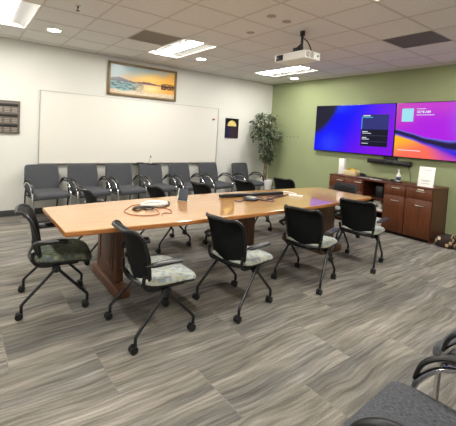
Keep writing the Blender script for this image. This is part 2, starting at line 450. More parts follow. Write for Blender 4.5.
# landscape painting
pc = empty('framed_painting', (-3.551, 0, 2.4335), 0, 'gilt-framed sunset lake landscape painting hung above the whiteboard', 'painting')
w, h = .721, .308
bm = new()
for s in (-1, 1):
    box(bm, -w, w, -.045, -.003, s * h - (.045 if s > 0 else 0), s * h + (0 if s > 0 else .045), bev=.008)
    box(bm, s * w - (.045 if s > 0 else 0), s * w + (0 if s > 0 else .045), -.045, -.003, -h, h, bev=.008)
link_obj('frame', bm, M['gold'], pc)
def pcol(u, v):
    nz = noise.noise(Vector((u * 7, v * 5, 0))); n2 = noise.noise(Vector((u * 30, v * 24, 3)))
    sky = mixc(srgb(238, 178, 84), srgb(150, 172, 176), sst(.45, 1.0, v + .6 * (.55 - u) + .12 * nz))
    sky = mixc(sky, srgb(250, 214, 120), .7 * math.exp(-((u - .6) ** 2 / .05 + (v - .62) ** 2 / .03)))
    c = sky
    hills = .47 + .05 * max(0, 1 - abs(u - .55) / .16) + .1 * max(0, 1 - abs(u - .12) / .2) + .012 * n2
    if v < hills: c = mixc(srgb(118, 86, 98), srgb(120, 128, 134), 1 - sst(0, .5, u))
    if v < .42:
        c = mixc(srgb(236, 172, 92), srgb(130, 164, 168), sst(.75, .2, u + .1 * nz))
        c = mixc(c, srgb(250, 230, 170), .6 * math.exp(-((u - .62) ** 2 / .02 + (v - .3) ** 2 / .02)))
    if u > .78 and v < .52 + .05 * n2 and v > .3: c = mixc(srgb(56, 40, 42), c, sst(.1, .5, abs(n2)))
    n3 = noise.noise(Vector((u * 13, v * 30, 8)))
    if u < .5 and v < .44: c = mixc(c, srgb(78, 88, 84), .8 * sst(-.05, .25, n3 + .25 * (.4 - abs(u - .22))) * sst(.12, .2, v))
    if v < .13 + .04 * nz: c = mixc(srgb(214, 200, 176), srgb(170, 150, 124), abs(n2) * 1.4)
    return c
bm = new(); cgrid(bm, 110, 44, lambda u, v: (-w + .044 + u * (2 * w - .088), -.02, -h + .044 + v * (2 * h - .088)), pcol)
link_obj('canvas', bm, M['art'], pc, smooth=False)

# small moon poster
sm = empty('framed_poster', (-1.283, 0, 1.657), 0, 'small dark framed poster with a golden dome shape, right of the whiteboard', 'poster')
w, h = .192, .225
bm = new()
for s in (-1, 1):
    box(bm, -w, w, -.025, -.002, s * h - (.012 if s > 0 else 0), s * h + (0 if s > 0 else .012)); box(bm, s * w - (.012 if s > 0 else 0), s * w + (0 if s > 0 else .012), -.025, -.002, -h, h)
link_obj('frame', bm, M['darkframe'], sm)
def mcol(u, v):
    r = sqrt(((u - .5) * 1.0) ** 2 + ((v - .60) * 1.15) ** 2); nz = noise.noise(Vector((u * 8, v * 8, 0)))
    if v > .60 and r < .36: return mixc(srgb(236, 220, 140), srgb(200, 176, 96), .5 + .6 * nz)
    if v > .60: return srgb(28, 26, 24)
    return mixc(srgb(36, 34, 60), srgb(54, 44, 46), sst(.1, .6, u) + .3 * noise.noise(Vector((u * 30, v * 2, 0))))
bm = new(); cgrid(bm, 36, 42, lambda u, v: (-w + .01 + u * (2 * w - .02), -.012, -h + .01 + v * (2 * h - .02)), mcol)
link_obj('print', bm, M['art'], sm, smooth=False)

# wall rack far left
rk = empty('wall_rack', (-5.86, 0, 1.60), 0, 'brown-grey wall rack with black slots and rows of small strips, far left', 'wall rack')
w, h = .182, .258
bm = new(); box(bm, -w, w, -.035, -.001, -h, h, bev=.004); link_obj('back_panel', bm, M['rackd'], rk)
bm = new()
for z in (.19, .025, -.135): box(bm, -w + .02, w - .03, -.04, -.034, z - .022, z + .022, bev=.004)
link_obj('wide_slot', bm, M['rackb'], rk)
for z0 in (.11, -.055, -.2):
    bm = new()
    for cx in (-.105, 0, .105):
        for k in range(3): box(bm, cx - .036, cx + .036, -.039, -.034, z0 + k * .026 - .026 - .005, z0 + k * .026 - .026 + .005)
    link_obj('strip_row', bm, M['rackl'], rk)

# ------------------------------------------------------------------ wall armchairs
def make_armchair():
    r = empty('armchair')
    # seat cushion, faces +x
    bm = new()
    def fs(p):
        x, y, z = p; d = max(0, (x - .1) / .16); z -= .02 * d * d; z -= .012 * (1 - (y / .24) ** 2) * (1 if z > .43 else 0) * 0
        return Vector((x + .02, y, z))
    cushion(bm, .25, .25, [(.03, .385), (.008, .395), (0, .42), (0, .445), (.008, .462), (.03, .472), (.07, .478)], n=12, seg=64, fn=fs); link_obj('seat', bm, M['gray'], r)
    bm = new()
    # back cushion: built flat then stood up
    def fb(p):
        x, y, z = p    # x: height, y: width, z: depth
        hh = .63 + x; t = (hh - .42) / .43
        wy = y * (1 + .06 * sin(pi * max(0, min(1, t)))) 
        return Vector((-.235 - .1 * t - z - .03 * (1 - (y / .25) ** 2) , wy, hh + .0))
    cushion(bm, .255, .222, [(.03, -.03), (.006, -.024), (0, -.01), (0, .01), (.006, .024), (.03, .03)], n=14, seg=64, fn=fb); link_obj('backrest', bm, M['gray'], r)
    for s in (-1, 1):
        bm = new()
        pts = cr([(.13, s * .275, .012), (.2, s * .278, .03), (.208, s * .28, .12), (.21, s * .283, .28), (.2, s * .286, .42), (.165, s * .288, .5), (.09, s * .288, .575), (.0, s * .288, .605), (-.12, s * .285, .6), (-.22, s * .275, .55), (-.27, s * .262, .5)], 5)
        tube(bm, pts, .0135, 10, flat=(1, 1.25)); a = link_obj('arm_frame', bm, M['chrome'], r)
        bm = new(); pts = cr([(.197, s * .288, .475), (.165, s * .29, .56), (.09, s * .29, .625), (0, s * .289, .65), (-.12, s * .286, .64), (-.2, s * .28, .585), (-.235, s * .276, .55)], 5)
        n = len(pts); tube(bm, pts, [.008 + .011 * sin(pi * min(1, (k + .5) / n * 1.0)) ** .5 for k in range(n)], 12, flat=(.7, 1.35)); link_obj('arm_pad', bm, M['black'], a)
        bm = new(); tube(bm, cr([(-.3, s * .255, .012), (-.285, s * .255, .2), (-.265, s * .255, .4), (-.28, s * .24, .55), (-.305, s * .235, .7)], 4), .013, 10); link_obj('leg', bm, M['blackmetal'], r)
    bm = new(); tube(bm, [(.14, -.275, .014), (.14, .275, .014)], .016, 8); link_obj('floor_bar', bm, M['blackmetal'], r)
    bm = new(); tube(bm, [(-.29, -.255, .13), (-.29, .255, .13)], .01, 8); link_obj('rear_stretcher', bm, M['blackmetal'], r)
    bm = new(); tube(bm, [(.2, -.28, .375), (.2, .28, .375)], .011, 8); tube(bm, [(-.2, -.25, .375), (-.2, .25, .375)], .011, 8)
    for s in (-1, 1): tube(bm, [(.22, s * .26, .38), (-.27, s * .25, .38)], .011, 8)
    link_obj('seat_frame', bm, M['blackmetal'], r)
    return r
A0 = make_armchair()
G = 'grey armchairs in a row along the back wall'
lx = [-5.355, -4.70, -4.04, -3.40, -2.74, -2.0, -1.09]
ll = ['grey fabric armchair with chrome arms, leftmost of the row under the whiteboard', 'grey fabric armchair second from the left in the row under the whiteboard',
      'grey fabric armchair third from the left in the row under the whiteboard', 'grey fabric armchair in the middle of the wall row, under the black tray',
      'grey fabric armchair third from the right in the row under the whiteboard', 'grey fabric armchair under the right end of the whiteboard', 'grey fabric armchair set apart beside the potted tree, rightmost of the row']
k = 0
for x, lb in zip(lx, ll):
    o = A0 if k == 0 else copy_tree(A0); k += 1
    o.location = (x + .05, -.45, 0); o.rotation_euler = (0, 0, -pi / 2 + radians(random.uniform(8, 10))); tag(o, lb, 'armchair', G)
G = 'grey armchairs in the bottom right corner near the camera'
for (x, y, rz, lb) in [(-5.03, -5.875, pi / 2 + .05, 'grey fabric armchair whose seat fills the bottom right corner of the view'), (-4.11, -5.84, pi / 2, 'grey fabric armchair cut off by the right edge, behind the black arm pad')]:
    o = copy_tree(A0); o.location = (x, y, 0); o.rotation_euler = (0, 0, rz); tag(o, lb, 'armchair', G)

# ------------------------------------------------------------------ nesting task chairs
def make_chair(seatm):
    r = empty('task_chair')
    bm = new()
    def fs(p):
        x, y, z = p; d = max(0, (x - .06) / .17); z -= .035 * d * d
        z += .01 * (y / .24) ** 2; return Vector((x + .055, y * (1 + .03 * x), z))
    cushion(bm, .24, .225, [(.02, .405), (0, .415), (0, .43), (.008, .445), (.025, .456), (.06, .463), (.1, .465)], n=4, fn=fs); link_obj('seat', bm, seatm, r)
    bm = new(); cushion(bm, .232, .217, [(.03, .392), (.0, .397), (0, .414)], n=4, fn=fs); link_obj('seat_shell', bm, M['black'], r)
    # backrest surface: u in [-1,1] across, v in [0,1] up
    def bs(u, v, off=0):
        lip = sst(.80, 1.0, v)
        wy = (.175 + .025 * sst(0, .6, v)) * (1 - .22 * lip)
        x = -.165 - .075 * v + .045 * (u * u) * (1 - .9 * sst(.6, .9, v)) - .075 * max(0, (v - .80) / .2) ** 1.4
        z = .39 + .47 * min(v, .80) + .05 * sin(min(1, max(0, (v - .8) / .2)) * 2.2) - .006 * u * u * v
        return Vector((x - off, u * wy, z + off * lip))
    def outl(n=72):
        out = []
        for k in range(n):
            a, b = sup(2 * pi * k / n, 7); out.append((a, .5 + .5 * b))
        return out
    O = outl()
    bk = new(); tube(bk, [bs(a, b) for a, b in O], .0135, 8, closed=True); bkf = link_obj('backrest', bk, M['black'], r)
    bm = new(); rings = []
    for off, flip in ((0.003, 0), (-.003, 1)):
        rs = []
        for q in (1, .93, .85, .75, .65, .45, .25): rs.append([bm.verts.new(bs(a * q, .5 + (b - .5) * q, off)) for a, b in O])
        c = bm.verts.new(bs(0, .5, off)); n = len(O)
        for a, b in zip(rs, rs[1:]):
            for k in range(n): bm.faces.new((a[k], a[(k + 1) % n], b[(k + 1) % n], b[k]))
        for k in range(n): bm.faces.new((rs[-1][k], rs[-1][(k + 1) % n], c))
    link_obj('mesh_panel', bm, M['mesh'], bkf)
    bm = new()   # lower rear shell / support yoke
    for s in (-1, 1):
        tube(bm, cr([(0, s * .17, .375), (-.12, s * .175, .375), (-.18, s * .185, .42), (-.185, s * .2, .50)], 5), .014, 8)
    tube(bm, cr([(-.19, -.18, .43), (-.215, 0, .425), (-.19, .18, .43)], 5), .014, 8)
    tube(bm, [(-.01, -.2, .36), (-.01, .2, .36)], .018, 10)
    tube(bm, [(.12, -.17, .385), (.12, .17, .385)], .012, 8)
    for s in (-1, 1): box(bm, -.12, .16, s * .17 - .012, s * .17 + .012, .368, .396, bev=.004); lathe(bm, [(.03, -.016), (.034, -.01), (.034, .01), (.03, .016)], (-.01, s * .205, .355), 14, 'y')
    link_obj('seat_frame', bm, M['blackmetal'], r)
    for s in (-1, 1):
        bm = new(); P = cr([(-.175, s * .222, .575), (-.16, s * .245, .587), (-.12, s * .258, .592), (0, s * .26, .595), (.06, s * .258, .59)], 5); n = len(P)
        tube(bm, P, [.014 + .018 * sst(.1, .4, i / (n - 1)) for i in range(n)], 12, flat=(.62, 1.3)); link_obj('armrest', bm, M['black'], r)
    for s in (-1, 1):
        for xf, wy in ((-.255, .248), (.235, .21)):
            sg = 1 if xf > 0 else -1
            bm = new()
            P = cr([(-.01 + sg * .01, s * .212, .355), (-.01 + (xf + .01) * .45, s * (.212 + (wy - .212) * .45), .25), (xf - sg * .012, s * wy, .125), (xf, s * wy, .095), (xf, s * wy, .062)], 5)
            tube(bm, P, .0125, 10); lg = link_obj('leg', bm, M['blackmetal'], r)
            bm = new(); cx = xf - sg * 0.0 ; 
            for q in (-1, 1): lathe(bm, [(.012, q * .008), (.026, q * .008), (.029, q * .012), (.029, q * .022), (.022, q * .026), (.008, q * .026)], (cx - .014, s * wy, .0292), 16, 'y')
            lathe(bm, [(.02, -.008), (.02, .008)], (cx - .014, s * wy, .0292), 14, 'y')
            box(bm, cx - .034, cx + .012, s * wy - .007, s * wy + .007, .035, .062, bev=.004)
            link_obj('caster', bm, M['black'], lg)
    return r
CB = make_chair(M['seatB']); CA = make_chair(M['seatA'])
GN = 'black mesh-back task chairs around the conference table'
def place(o, x, y, deg, lb):
    o.location = (x, y, 0); o.rotation_euler = (0, 0, radians(deg)); tag(o, lb, 'task chair', GN)
place(CA, -5.744, -3.2, -9, 'black mesh-back task chair with dark green patterned seat at the left end of the table')
first = True
for x, y, d, lb in [
    (-5.19, -3.975, 0, 'black task chair with pale patterned seat, nearest the camera beside the left pedestal'),
    (-4.36, -3.99, 9.5, 'black task chair with pale seat, second from left along the table near side'),
    (-3.36, -3.985, 15, 'black task chair with back to the camera, second from right on the near side'),
    (-2.33, -3.96, 14, 'black task chair on the near side of the table, closest to the wooden cabinet'),
    (-5.02, -2.30, 0, 'black task chair beyond the table, in front of the second wall armchair'),
    (-4.17, -2.31, 3, 'black task chair on the far side of the table, behind the small dark tablet'),
    (-3.44, -2.28, 3, 'black task chair on the far side of the table, just left of the black bar'),
    (-2.60, -2.26, 4, 'black task chair beyond the table, in front of the armchair by the potted tree'),
    (-1.70, -2.25, 6, 'black task chair on the far side of the table, below the green wall corner'),
    (-1.60, -3.1, 180, 'black task chair at the cabinet end of the table, back to the drawers')]:
    o = CB if first else copy_tree(CB); first = False
    place(o, x, y, d, lb)

# ------------------------------------------------------------------ conference table
tb = empty('conference_table', (-3.75, -3.28, 0), 0, 'long boat-shaped maple conference table with dark wooden pedestals', 'table')
def outline(ins=0):
    x0, x1 = -2.055, 2.055; P = []
    n = 28
    for k in range(n + 1):
        t = k / n; x = x0 + (x1 - x0) * t; P.append((x, -(.435 + .105 * (1 - (2 * t - 1) ** 2))))
    for k in range(n + 1):
        t = k / n; x = x1 + (x0 - x1) * t; P.append((x, (.435 + .105 * (1 - (2 * t - 1) ** 2))))
    out = []
    for x, y in P: out.append((x - ins * (1 if x > 0 else -1) * (1 if abs(x) > 2.0 else 0), y - ins * (1 if y > 0 else -1)))
    return out
def slab(z_ins, mi=0):
    bm = new(); rings = []
    for ins, z in z_ins: rings.append([bm.verts.new((x, y, z)) for x, y in outline(ins)])
    n = len(rings[0])
    for a, b in zip(rings, rings[1:]):
        for k in range(n): bm.faces.new((a[k], a[(k + 1) % n], b[(k + 1) % n], b[k]))
    bm.faces.new(rings[0][::-1]); bm.faces.new(rings[-1]); return bm
link_obj('tabletop', slab([(.0, .734), (.001, .738), (.003, .74)]), M['maple'], tb)
link_obj('edge_band', slab([(.02, .705), (.006, .7), (.0, .706), (-.001, .72), (.0, .7339)]), M['mapleedge'], tb)
def pedestal(x0, x1, y0, y1):
    bm = new(); box(bm, x0, x1, y0, y1, .11, .70, bev=.004); q = link_obj('pedestal', bm, M['ped'], tb)
    bm = new()
    box(bm, x0 - .03, x1 + .03, y0 - .12, y1 + .1, 0, .095, bev=.02)
    link_obj('plinth', bm, M['ped'], q)
    for s, x in ((-1, x0), (1, x1)):
        bm = new(); e = .008 * s; yy0, yy1, zz0, zz1 = y0 + .075, y1 - .075, .19, .63
        box(bm, min(x, x + e), max(x, x + e), yy0, yy1, zz0, zz0 + .02, bev=.003); box(bm, min(x, x + e), max(x, x + e), yy0, yy1, zz1 - .02, zz1, bev=.003)
        box(bm, min(x, x + e), max(x, x + e), yy0, yy0 + .02, zz0, zz1, bev=.003); box(bm, min(x, x + e), max(x, x + e), yy1 - .02, yy1, zz0, zz1, bev=.003)
        box(bm, min(x, x + e * .9), max(x, x + e * .9), yy0 + .05, yy1 - .05, zz0 + .05, zz1 - .05, bev=.004)
        link_obj('raised_panel', bm, M['ped'], q)
pedestal(-1.52, -1.445, -.08, .44)
pedestal(.0, .16, -.1, .3)
pedestal(1.22, 1.58, -.2, .3)

ZT = .7405
def cable(name, pts, r, m, lb, closed=False, z=ZT):
    bm = new(); P = cr([(x, y, z + r + (q[0] if q else 0)) for x, y, *q in pts], 5, closed); tube(bm, P, r, 8, closed); return tag(link_obj(name, bm, m), lb, 'cable')
cable('cable', [(-5.111, -3.179), (-5.01, -3.07), (-4.899, -3.06), (-4.85, -3.12), (-4.9, -3.45), (-5.0, -3.51), (-5.108, -3.477), (-5.172, -3.40), (-5.177, -3.28)], .0045, M['tan'], 'tan cable lying in a wide loop on the left half of the table', True)
cable('cable', [(-5.076, -3.228), (-5.061, -3.303), (-4.973, -3.247), (-4.968, -3.34, .004), (-4.891, -3.3, .008), (-4.939, -3.21), (-5.05, -3.203), (-5.0, -3.16), (-4.9, -3.22, .008), (-4.783, -3.27), (-4.64, -3.17), (-4.571, -3.028)], .007, M['black'], 'thick black cable bundled inside the tan loop on the table')
cable('cable', [(-4.827, -3.27), (-4.76, -3.30), (-4.75, -3.40), (-4.80, -3.50), (-4.87, -3.47), (-4.93, -3.56)], .004, M['tan'], 'short brown cable curling right of the tan loop on the table')
bm = new(); P = cr([(-4.93, -3.12, .756), (-4.85, -3.05, .757), (-4.74, -3.04, .757), (-4.66, -3.10, .757), (-4.68, -3.17, .757), (-4.80, -3.17, .757), (-4.90, -3.17, .757)], 5, True); tube(bm, P, .015, 8, True)
tag(link_obj('cable_coil', bm, M['white']), 'thick white coiled cable on the table beside the black cable', 'cable')
tp = empty('tablet', (-4.40, -3.04, .7405), radians(-55), 'small slate tablet propped upright on the table beside the cables', 'tablet')
R_ = Matrix.Rotation(radians(-14), 4, 'X')
bm = new(); box(bm, -.055, .055, -.006, .006, .004, .135, bev=.004, mtx=R_); link_obj('case', bm, M['slate'], tp)
bm = new(); box(bm, -.062, -.054, -.012, .012, .002, .137, bev=.003, mtx=R_); link_obj('white_spine', bm, M['white'], tp)
bm = new(); box(bm, -.05, .05, 0, .06, 0.0, .006, bev=.002); link_obj('stand', bm, M['white'], tp)
bm = new(); box(bm, -.5, .5, -.03, .03, 0, .04, bev=.008)
tag(link_obj('table_cable_bar', bm, M['black'], loc=(-3.365, -3.07, .7405), rotz=radians(-5)), 'long black bar lying across the middle of the table', 'bar')
pk = empty('speakerphone', (-3.58, -3.27, .7405), 0, 'round black speakerphone with pale top in the middle of the table', 'speakerphone')
bm = new(); lathe(bm, [(.085, 0), (.095, .012), (.088, .03), (.06, .038)], seg=26); link_obj('body', bm, M['black'], pk)
bm = new(); lathe(bm, [(.056, .0378), (.05, .041), (.001, .042)], seg=24); link_obj('top_disc', bm, M['silver'], pk)
cable('cable', [(-3.80, -3.235), (-3.81, -3.30), (-3.76, -3.31), (-3.71, -3.28), (-3.675, -3.28)], .006, M['pink'], 'short violet cable end left of the speakerphone')
cable('cable', [(-3.48, -3.30), (-3.44, -3.37), (-3.3, -3.33), (-3.15, -3.27), (-2.975, -3.24), (-2.82, -3.17)], .007, M['black'], 'black cable running right from the speakerphone to the white strip')
cable('cable', [(-3.44, -3.17), (-3.42, -3.28, .016), (-3.47, -3.40), (-3.40, -3.46), (-3.33, -3.40), (-3.349, -3.31, .016), (-3.2, -3.2), (-3.0, -3.19), (-2.86, -3.14)], .006, M['pink'], 'violet and dark cable tangled right of the speakerphone')
cable('cable', [(-2.83, -3.08), (-2.78, -3.00), (-2.70, -3.03), (-2.68, -3.12), (-2.68, -3.2)], .009, M['white'], 'white cable curving around the end of the table bar')
bm = new(); box(bm, -.09, .09, -.03, .03, 0, .02, bev=.006)
tag(link_obj('power_strip', bm, M['white'], loc=(-2.80, -3.30, .7405), rotz=radians(-52)), 'white power strip lying on the right half of the table', 'power strip')

# ------------------------------------------------------------------ cabinet
cb = empty('credenza', (0, 0, 0), 0, 'long reddish cherry wood cabinet under the wall screens with open shelves in its middle', 'cabinet')
X0, Xb, YL, YR, ZC = -.56, -.02, -2.229, -4.055, .855
bm = new(); box(bm, X0 - .008, Xb, YR - .008, YL + .008, ZC - .03, ZC, bev=.003); link_obj('top_board', bm, M['cherry2'], cb)
bm = new()
for y0, y1 in ((YL - .022, YL), (-2.925, -2.9), (-3.325, -3.30), (YR, YR + .022)): box(bm, X0, Xb, y0, y1, .0, ZC - .03)
box(bm, Xb - .02, Xb, YR, YL, .05, ZC - .03)
box(bm, X0 + .02, Xb, YR, YL, .05, .075)
link_obj('carcass', bm, M['cherry2'], cb)
bm = new(); box(bm, X0 + .03, X0 + .05, YR + .02, YL - .02, 0, .05); link_obj('toe_kick', bm, M['dark'], cb)  # set-back toe kick board in one flat dark brown
for z in (.545, .325):
    bm = new(); box(bm, X0 + .01, Xb - .02, -3.30, -2.925, z - .02, z); link_obj('shelf', bm, M['cherry2'], cb)
def handle(y, z, parent):
    bm = new(); tube(bm, cr([(X0 - .02, y - .06, z), (X0 - .045, y - .05, z), (X0 - .05, y, z + .002), (X0 - .045, y + .05, z), (X0 - .02, y + .06, z)], 4), .006, 8)
    o = link_obj('handle', bm, M['silver'], parent); return o
def front(name, y0, y1, z0, z1, hy, hz):
    bm = new(); box(bm, X0 - .02, X0 - .001, y0 + .003, y1 - .003, z0, z1, bev=.003); o = link_obj(name, bm, M['cherry'], cb); handle(hy, hz, o)
front('drawer', -2.56, -2.232, .62, .822, -2.46, .765); front('drawer', -2.91, -2.56, .62, .822, -2.83, .775)
front('door', -2.56, -2.232, .055, .616, -2.46, .55); front('door', -2.91, -2.56, .055, .616, -2.83, .55)
front('drawer', -3.652, -3.315, .655, .822, -3.50, .785); front('door', -3.652, -3.315, .055, .651, -3.50, .572)
front('drawer', -4.05, -3.658, .655, .822, -3.88, .782); front('door', -4.05, -3.658, .055, .651, -3.88, .558)
bm = new(); box(bm, X0 - .0235, X0 - .02, -3.925, -3.835, .803, .82); link_obj('name_plate', bm, M['cream'], cb)

# items on the cabinet
zt = ZC
bm = new(); box(bm, -.38, -.30, -2.40, -2.28, zt, zt + .305, bev=.008)
tag(link_obj('white_box', bm, M['white']), 'tall narrow white box standing on the left end of the cabinet', 'box')
bk = empty('snack_basket', (-.32, -2.535, zt), 0, 'tan rectangular basket holding yellow packets on the cabinet', 'basket')
bm = new()
for s in (-1, 1):
    box(bm, -.08, .08, s * .11 - .006, s * .11 + .006, 0, .085, bev=.003); box(bm, s * .08 - .006, s * .08 + .006, -.11, .11, 0, .10, bev=.003)
box(bm, -.08, .08, -.11, .11, 0, .008); link_obj('basket_wall', bm, M['basket'], bk)
for i, (x, y, z, r, lb) in enumerate([(-.03, -.05, .115, .3, 'yellow packet at the left in the tan basket'), (.0, .03, .125, -.2, 'yellow packet in the middle of the tan basket'), (-.02, -.0, .13, .8, 'yellow packet lying on top in the tan basket')]):
    bm = new(); cushion(bm, .05, .035, [(.02, -.012), (0, 0), (.02, .012)], n=4, seg=20, inner=2)
    o = link_obj('snack_packet', bm, M['yellow'], loc=(-.32 + x, -2.535 + y, zt + z - .01)); o.rotation_euler = (.3, .5 * (i - 1), r); tag(o, lb, 'packet', 'yellow packets in the tan basket')
bm = new(); P = cr([(-.30, -2.70, .875), (-.36, -2.74, .885), (-.30, -2.80, .88), (-.22, -2.74, .895), (-.27, -2.69, .905), (-.35, -2.73, .91), (-.31, -2.79, .905)], 5); tube(bm, P, .014, 8)
tag(link_obj('cable_coil', bm, M['black']), 'coil of black cable on the cabinet beside the snack basket', 'cable')
lp = empty('keyboard', (-.42, -3.0, zt), 0, 'wide flat keyboard with pale silver edge lying on the cabinet', 'keyboard')
bm = new(); box(bm, -.09, .11, -.23, .23, 0, .014, bev=.004); link_obj('base', bm, M['silver'], lp)
bm = new()
for a in range(5):
    for b_ in range(16): box(bm, -.075 + a * .034, -.047 + a * .034, -.222 + b_ * .0278, -.199 + b_ * .0278, .013, .019, bev=.001, seg=1)
link_obj('keys', bm, M['rackb'], lp)
ms = empty('computer_mouse', (-.34, -3.31, zt), .2, 'black computer mouse beside the keyboard on the cabinet', 'mouse')
bm = new(); cushion(bm, .033, .055, [(.006, 0), (0, .01), (.006, .024), (.018, .034)], n=2.4, seg=20, inner=3); link_obj('mouse_shell', bm, M['black'], ms)
bm = new(); box(bm, .012, .04, -.002, .002, .028, .033); link_obj('scroll_wheel', bm, M['vent'], ms)
bt = empty('sanitizer_bottle', (-.33, -3.41, zt), 0, 'white pump bottle with dark label standing on the cabinet', 'bottle')
bm = new(); lathe(bm, [(.03, 0), (.033, .01), (.033, .12), (.015, .15), (.012, .165)], seg=18); link_obj('body', bm, M['white'], bt)
bm = new(); lathe(bm, [(.0335, .03), (.0338, .035), (.0338, .085), (.0335, .09)], seg=18, cap=False); link_obj('label_band', bm, M['blue'], bt)
bm = new(); lathe(bm, [(.014, .163), (.014, .18), (.006, .182), (.006, .205)], seg=12); box(bm, -.04, .012, -.009, .009, .2, .215, bev=.003); link_obj('pump', bm, M['white'], bt)
cable('cable', [(-.40, -3.36), (-.36, -3.47), (-.42, -3.50), (-.5, -3.44), (-.47, -3.38), (-.38, -3.38)], .008, M['black'], 'black cable looped in front of the pump bottle on the cabinet', z=zt)
# acrylic sign holder
sg = empty('sign_holder', (-.46, -3.885, zt), radians(4), 'white printed sign in a clear tilted stand on the right end of the cabinet', 'sign')
Rt = Matrix.Rotation(radians(10), 4, 'Y')
bm = new(); box(bm, -.003, .003, -.112, .112, .006, .315, mtx=Rt, bev=.001); link_obj('printed_sheet', bm, M['paper'], sg)
bm = new(); box(bm, -.02, .09, -.11, .11, 0, .006, bev=.002); link_obj('stand_foot', bm, M['white'], sg)
bm = new()
for z, a in ((.265, .06), (.10, .07), (.085, .05), (.05, .06)): box(bm, -.0045, -.003, -a, a, z - .003, z + .003, mtx=Rt)
link_obj('print_marks', bm, mat('grey_ink', srgb(150, 158, 160), .7), sg)
# shelf contents
bx = empty('desktop_computer', (-.36, -3.12, .545), 0, 'small black box computer on the upper open shelf of the cabinet', 'computer')
bm = new(); box(bm, -.1, .14, -.11, .02, 0, .2, bev=.006); link_obj('case', bm, M['black'], bx)
bm = new(); box(bm, -.103, -.1, -.08, -.02, .12, .16); link_obj('front_badge', bm, M['slate'], bx)
bm = new(); box(bm, -.53, -.25, -3.28, -2.97, .3255, .36, bev=.003); tag(link_obj('paper_stack', bm, M['paper']), 'stack of white paper on the middle open shelf under the ivory device', 'paper')
ph = empty('label_device', (-.42, -3.13, .3605), 0, 'ivory desktop device with a round dial on the middle shelf of the cabinet', 'device')
bm = new(); box(bm, -.07, .09, -.1, .1, 0, .085, bev=.02); box(bm, -.02, .07, -.07, .07, .08, .13, bev=.018); link_obj('body', bm, M['offwhite'], ph)
bm = new(); lathe(bm, [(.026, 0), (.03, -.006), (.02, -.01)], (-.07, -.03, .048), 16, 'x'); link_obj('dial', bm, M['rackd'], ph)
bm = new(); lathe(bm, [(.012, .12), (.012, .17), (.006, .175)], (.02, -.05, 0), 12); link_obj('antenna_knob', bm, M['white'], ph)
bm = new(); cushion(bm, .13, .11, [(.02, 0), (0, .02), (0, .05), (.03, .075)], n=3.5, seg=28)
tag(link_obj('dark_pouch', bm, M['slate'], loc=(-.4, -3.13, .075)), 'dark pouch on the bottom open shelf of the cabinet', 'pouch')
bm = new(); box(bm, -.54, -.53 + .04, -3.28, -3.17, .0755, .21, bev=.004); tag(link_obj('white_carton', bm, M['white']), 'white carton on the bottom open shelf beside the dark pouch', 'carton')

# bag on the floor at the right
for k, (x, y, lb, s) in enumerate([(-.46, -4.235, 'dark woven basket bag with beige patches on the floor beside the cabinet', 1.0), (-.44, -4.50, 'dark woven basket bag with beige patches cut off by the right edge of the view', 1.05)]):
    g = empty('tote_bag', (x, y, 0), 0, lb, 'bag', 'patterned bags on the floor')
    bm = new(); cushion(bm, .12 * s, .11 * s, [(.03, 0), (.01, .01), (0, .05), (0, .13), (.01, .15), (.02, .155)], n=3.5, seg=28); link_obj('body', bm, M['bag'], g)
    rnd = random.Random(3 + k)
    for q in range(11):
        a = rnd.uniform(-pi, pi) if q > 5 else pi + (-1.2 + q * .48); zz = .05 + .04 * (q % 3); u, v_ = sup(a, 3.5)
        px, py = u * .111 * s, v_ * .121 * s; bm = new()
        cushion(bm, .026, .022, [(0, -.004), (.002, .003), (.01, .005)], n=3, seg=14, inner=2)
        nrm = Vector((u ** 3, v_ ** 3, 0)).normalized(); o = link_obj('patch', bm, M['cream'] if q == 2 else M['beige'], g, loc=(px, py, zz)); o.rotation_euler = nrm.to_track_quat('Z', 'Y').to_euler()
    for sy in (-1,):
        bm = new(); tube(bm, cr([(-.06, sy * .09, .15), (-.05, sy * .09, .185), (.0, sy * .09, .2), (.05, sy * .09, .185), (.06, sy * .09, .15)], 5), .007, 8); link_obj('bag_handle', bm, M['beige'], g)

# ------------------------------------------------------------------ wall screens
def tvcol1(u, v):
    c = mixc(srgb(8, 10, 252), srgb(126, 12, 228), sst(.35, 1.0, u + .35 * (.5 - v)))
    c = mixc(c, srgb(50, 70, 250), .7 * math.exp(-((u - .22) ** 2 / .02 + (v - .15) ** 2 / .05)))
    c = mixc(c, srgb(30, 70, 245), sst(.75, 1, v) * sst(.6, .2, u))
    d = (1 - v) / .75 + (u) / .33 + .25 * sin(pi * min(1, u / .33)) * 0
    c = mixc(srgb(34, 34, 52), c, sst(.9, 1.12, sqrt(((1 - v) / .62) ** 1.4 + (u / .30) ** 1.4) if u >= 0 else 0))
    c = mixc(c, srgb(90, 20, 220), .5 * sst(.8, 1, v) * sst(.7, 1, u))
    return c
def pl(x, P):
    for (a, ya), (b, yb) in zip(P, P[1:]):
        if x <= b: t = (x - a) / (b - a); t = t * t * (3 - 2 * t) * .35 + t * .65; return ya + (yb - ya) * t
    return P[-1][1]
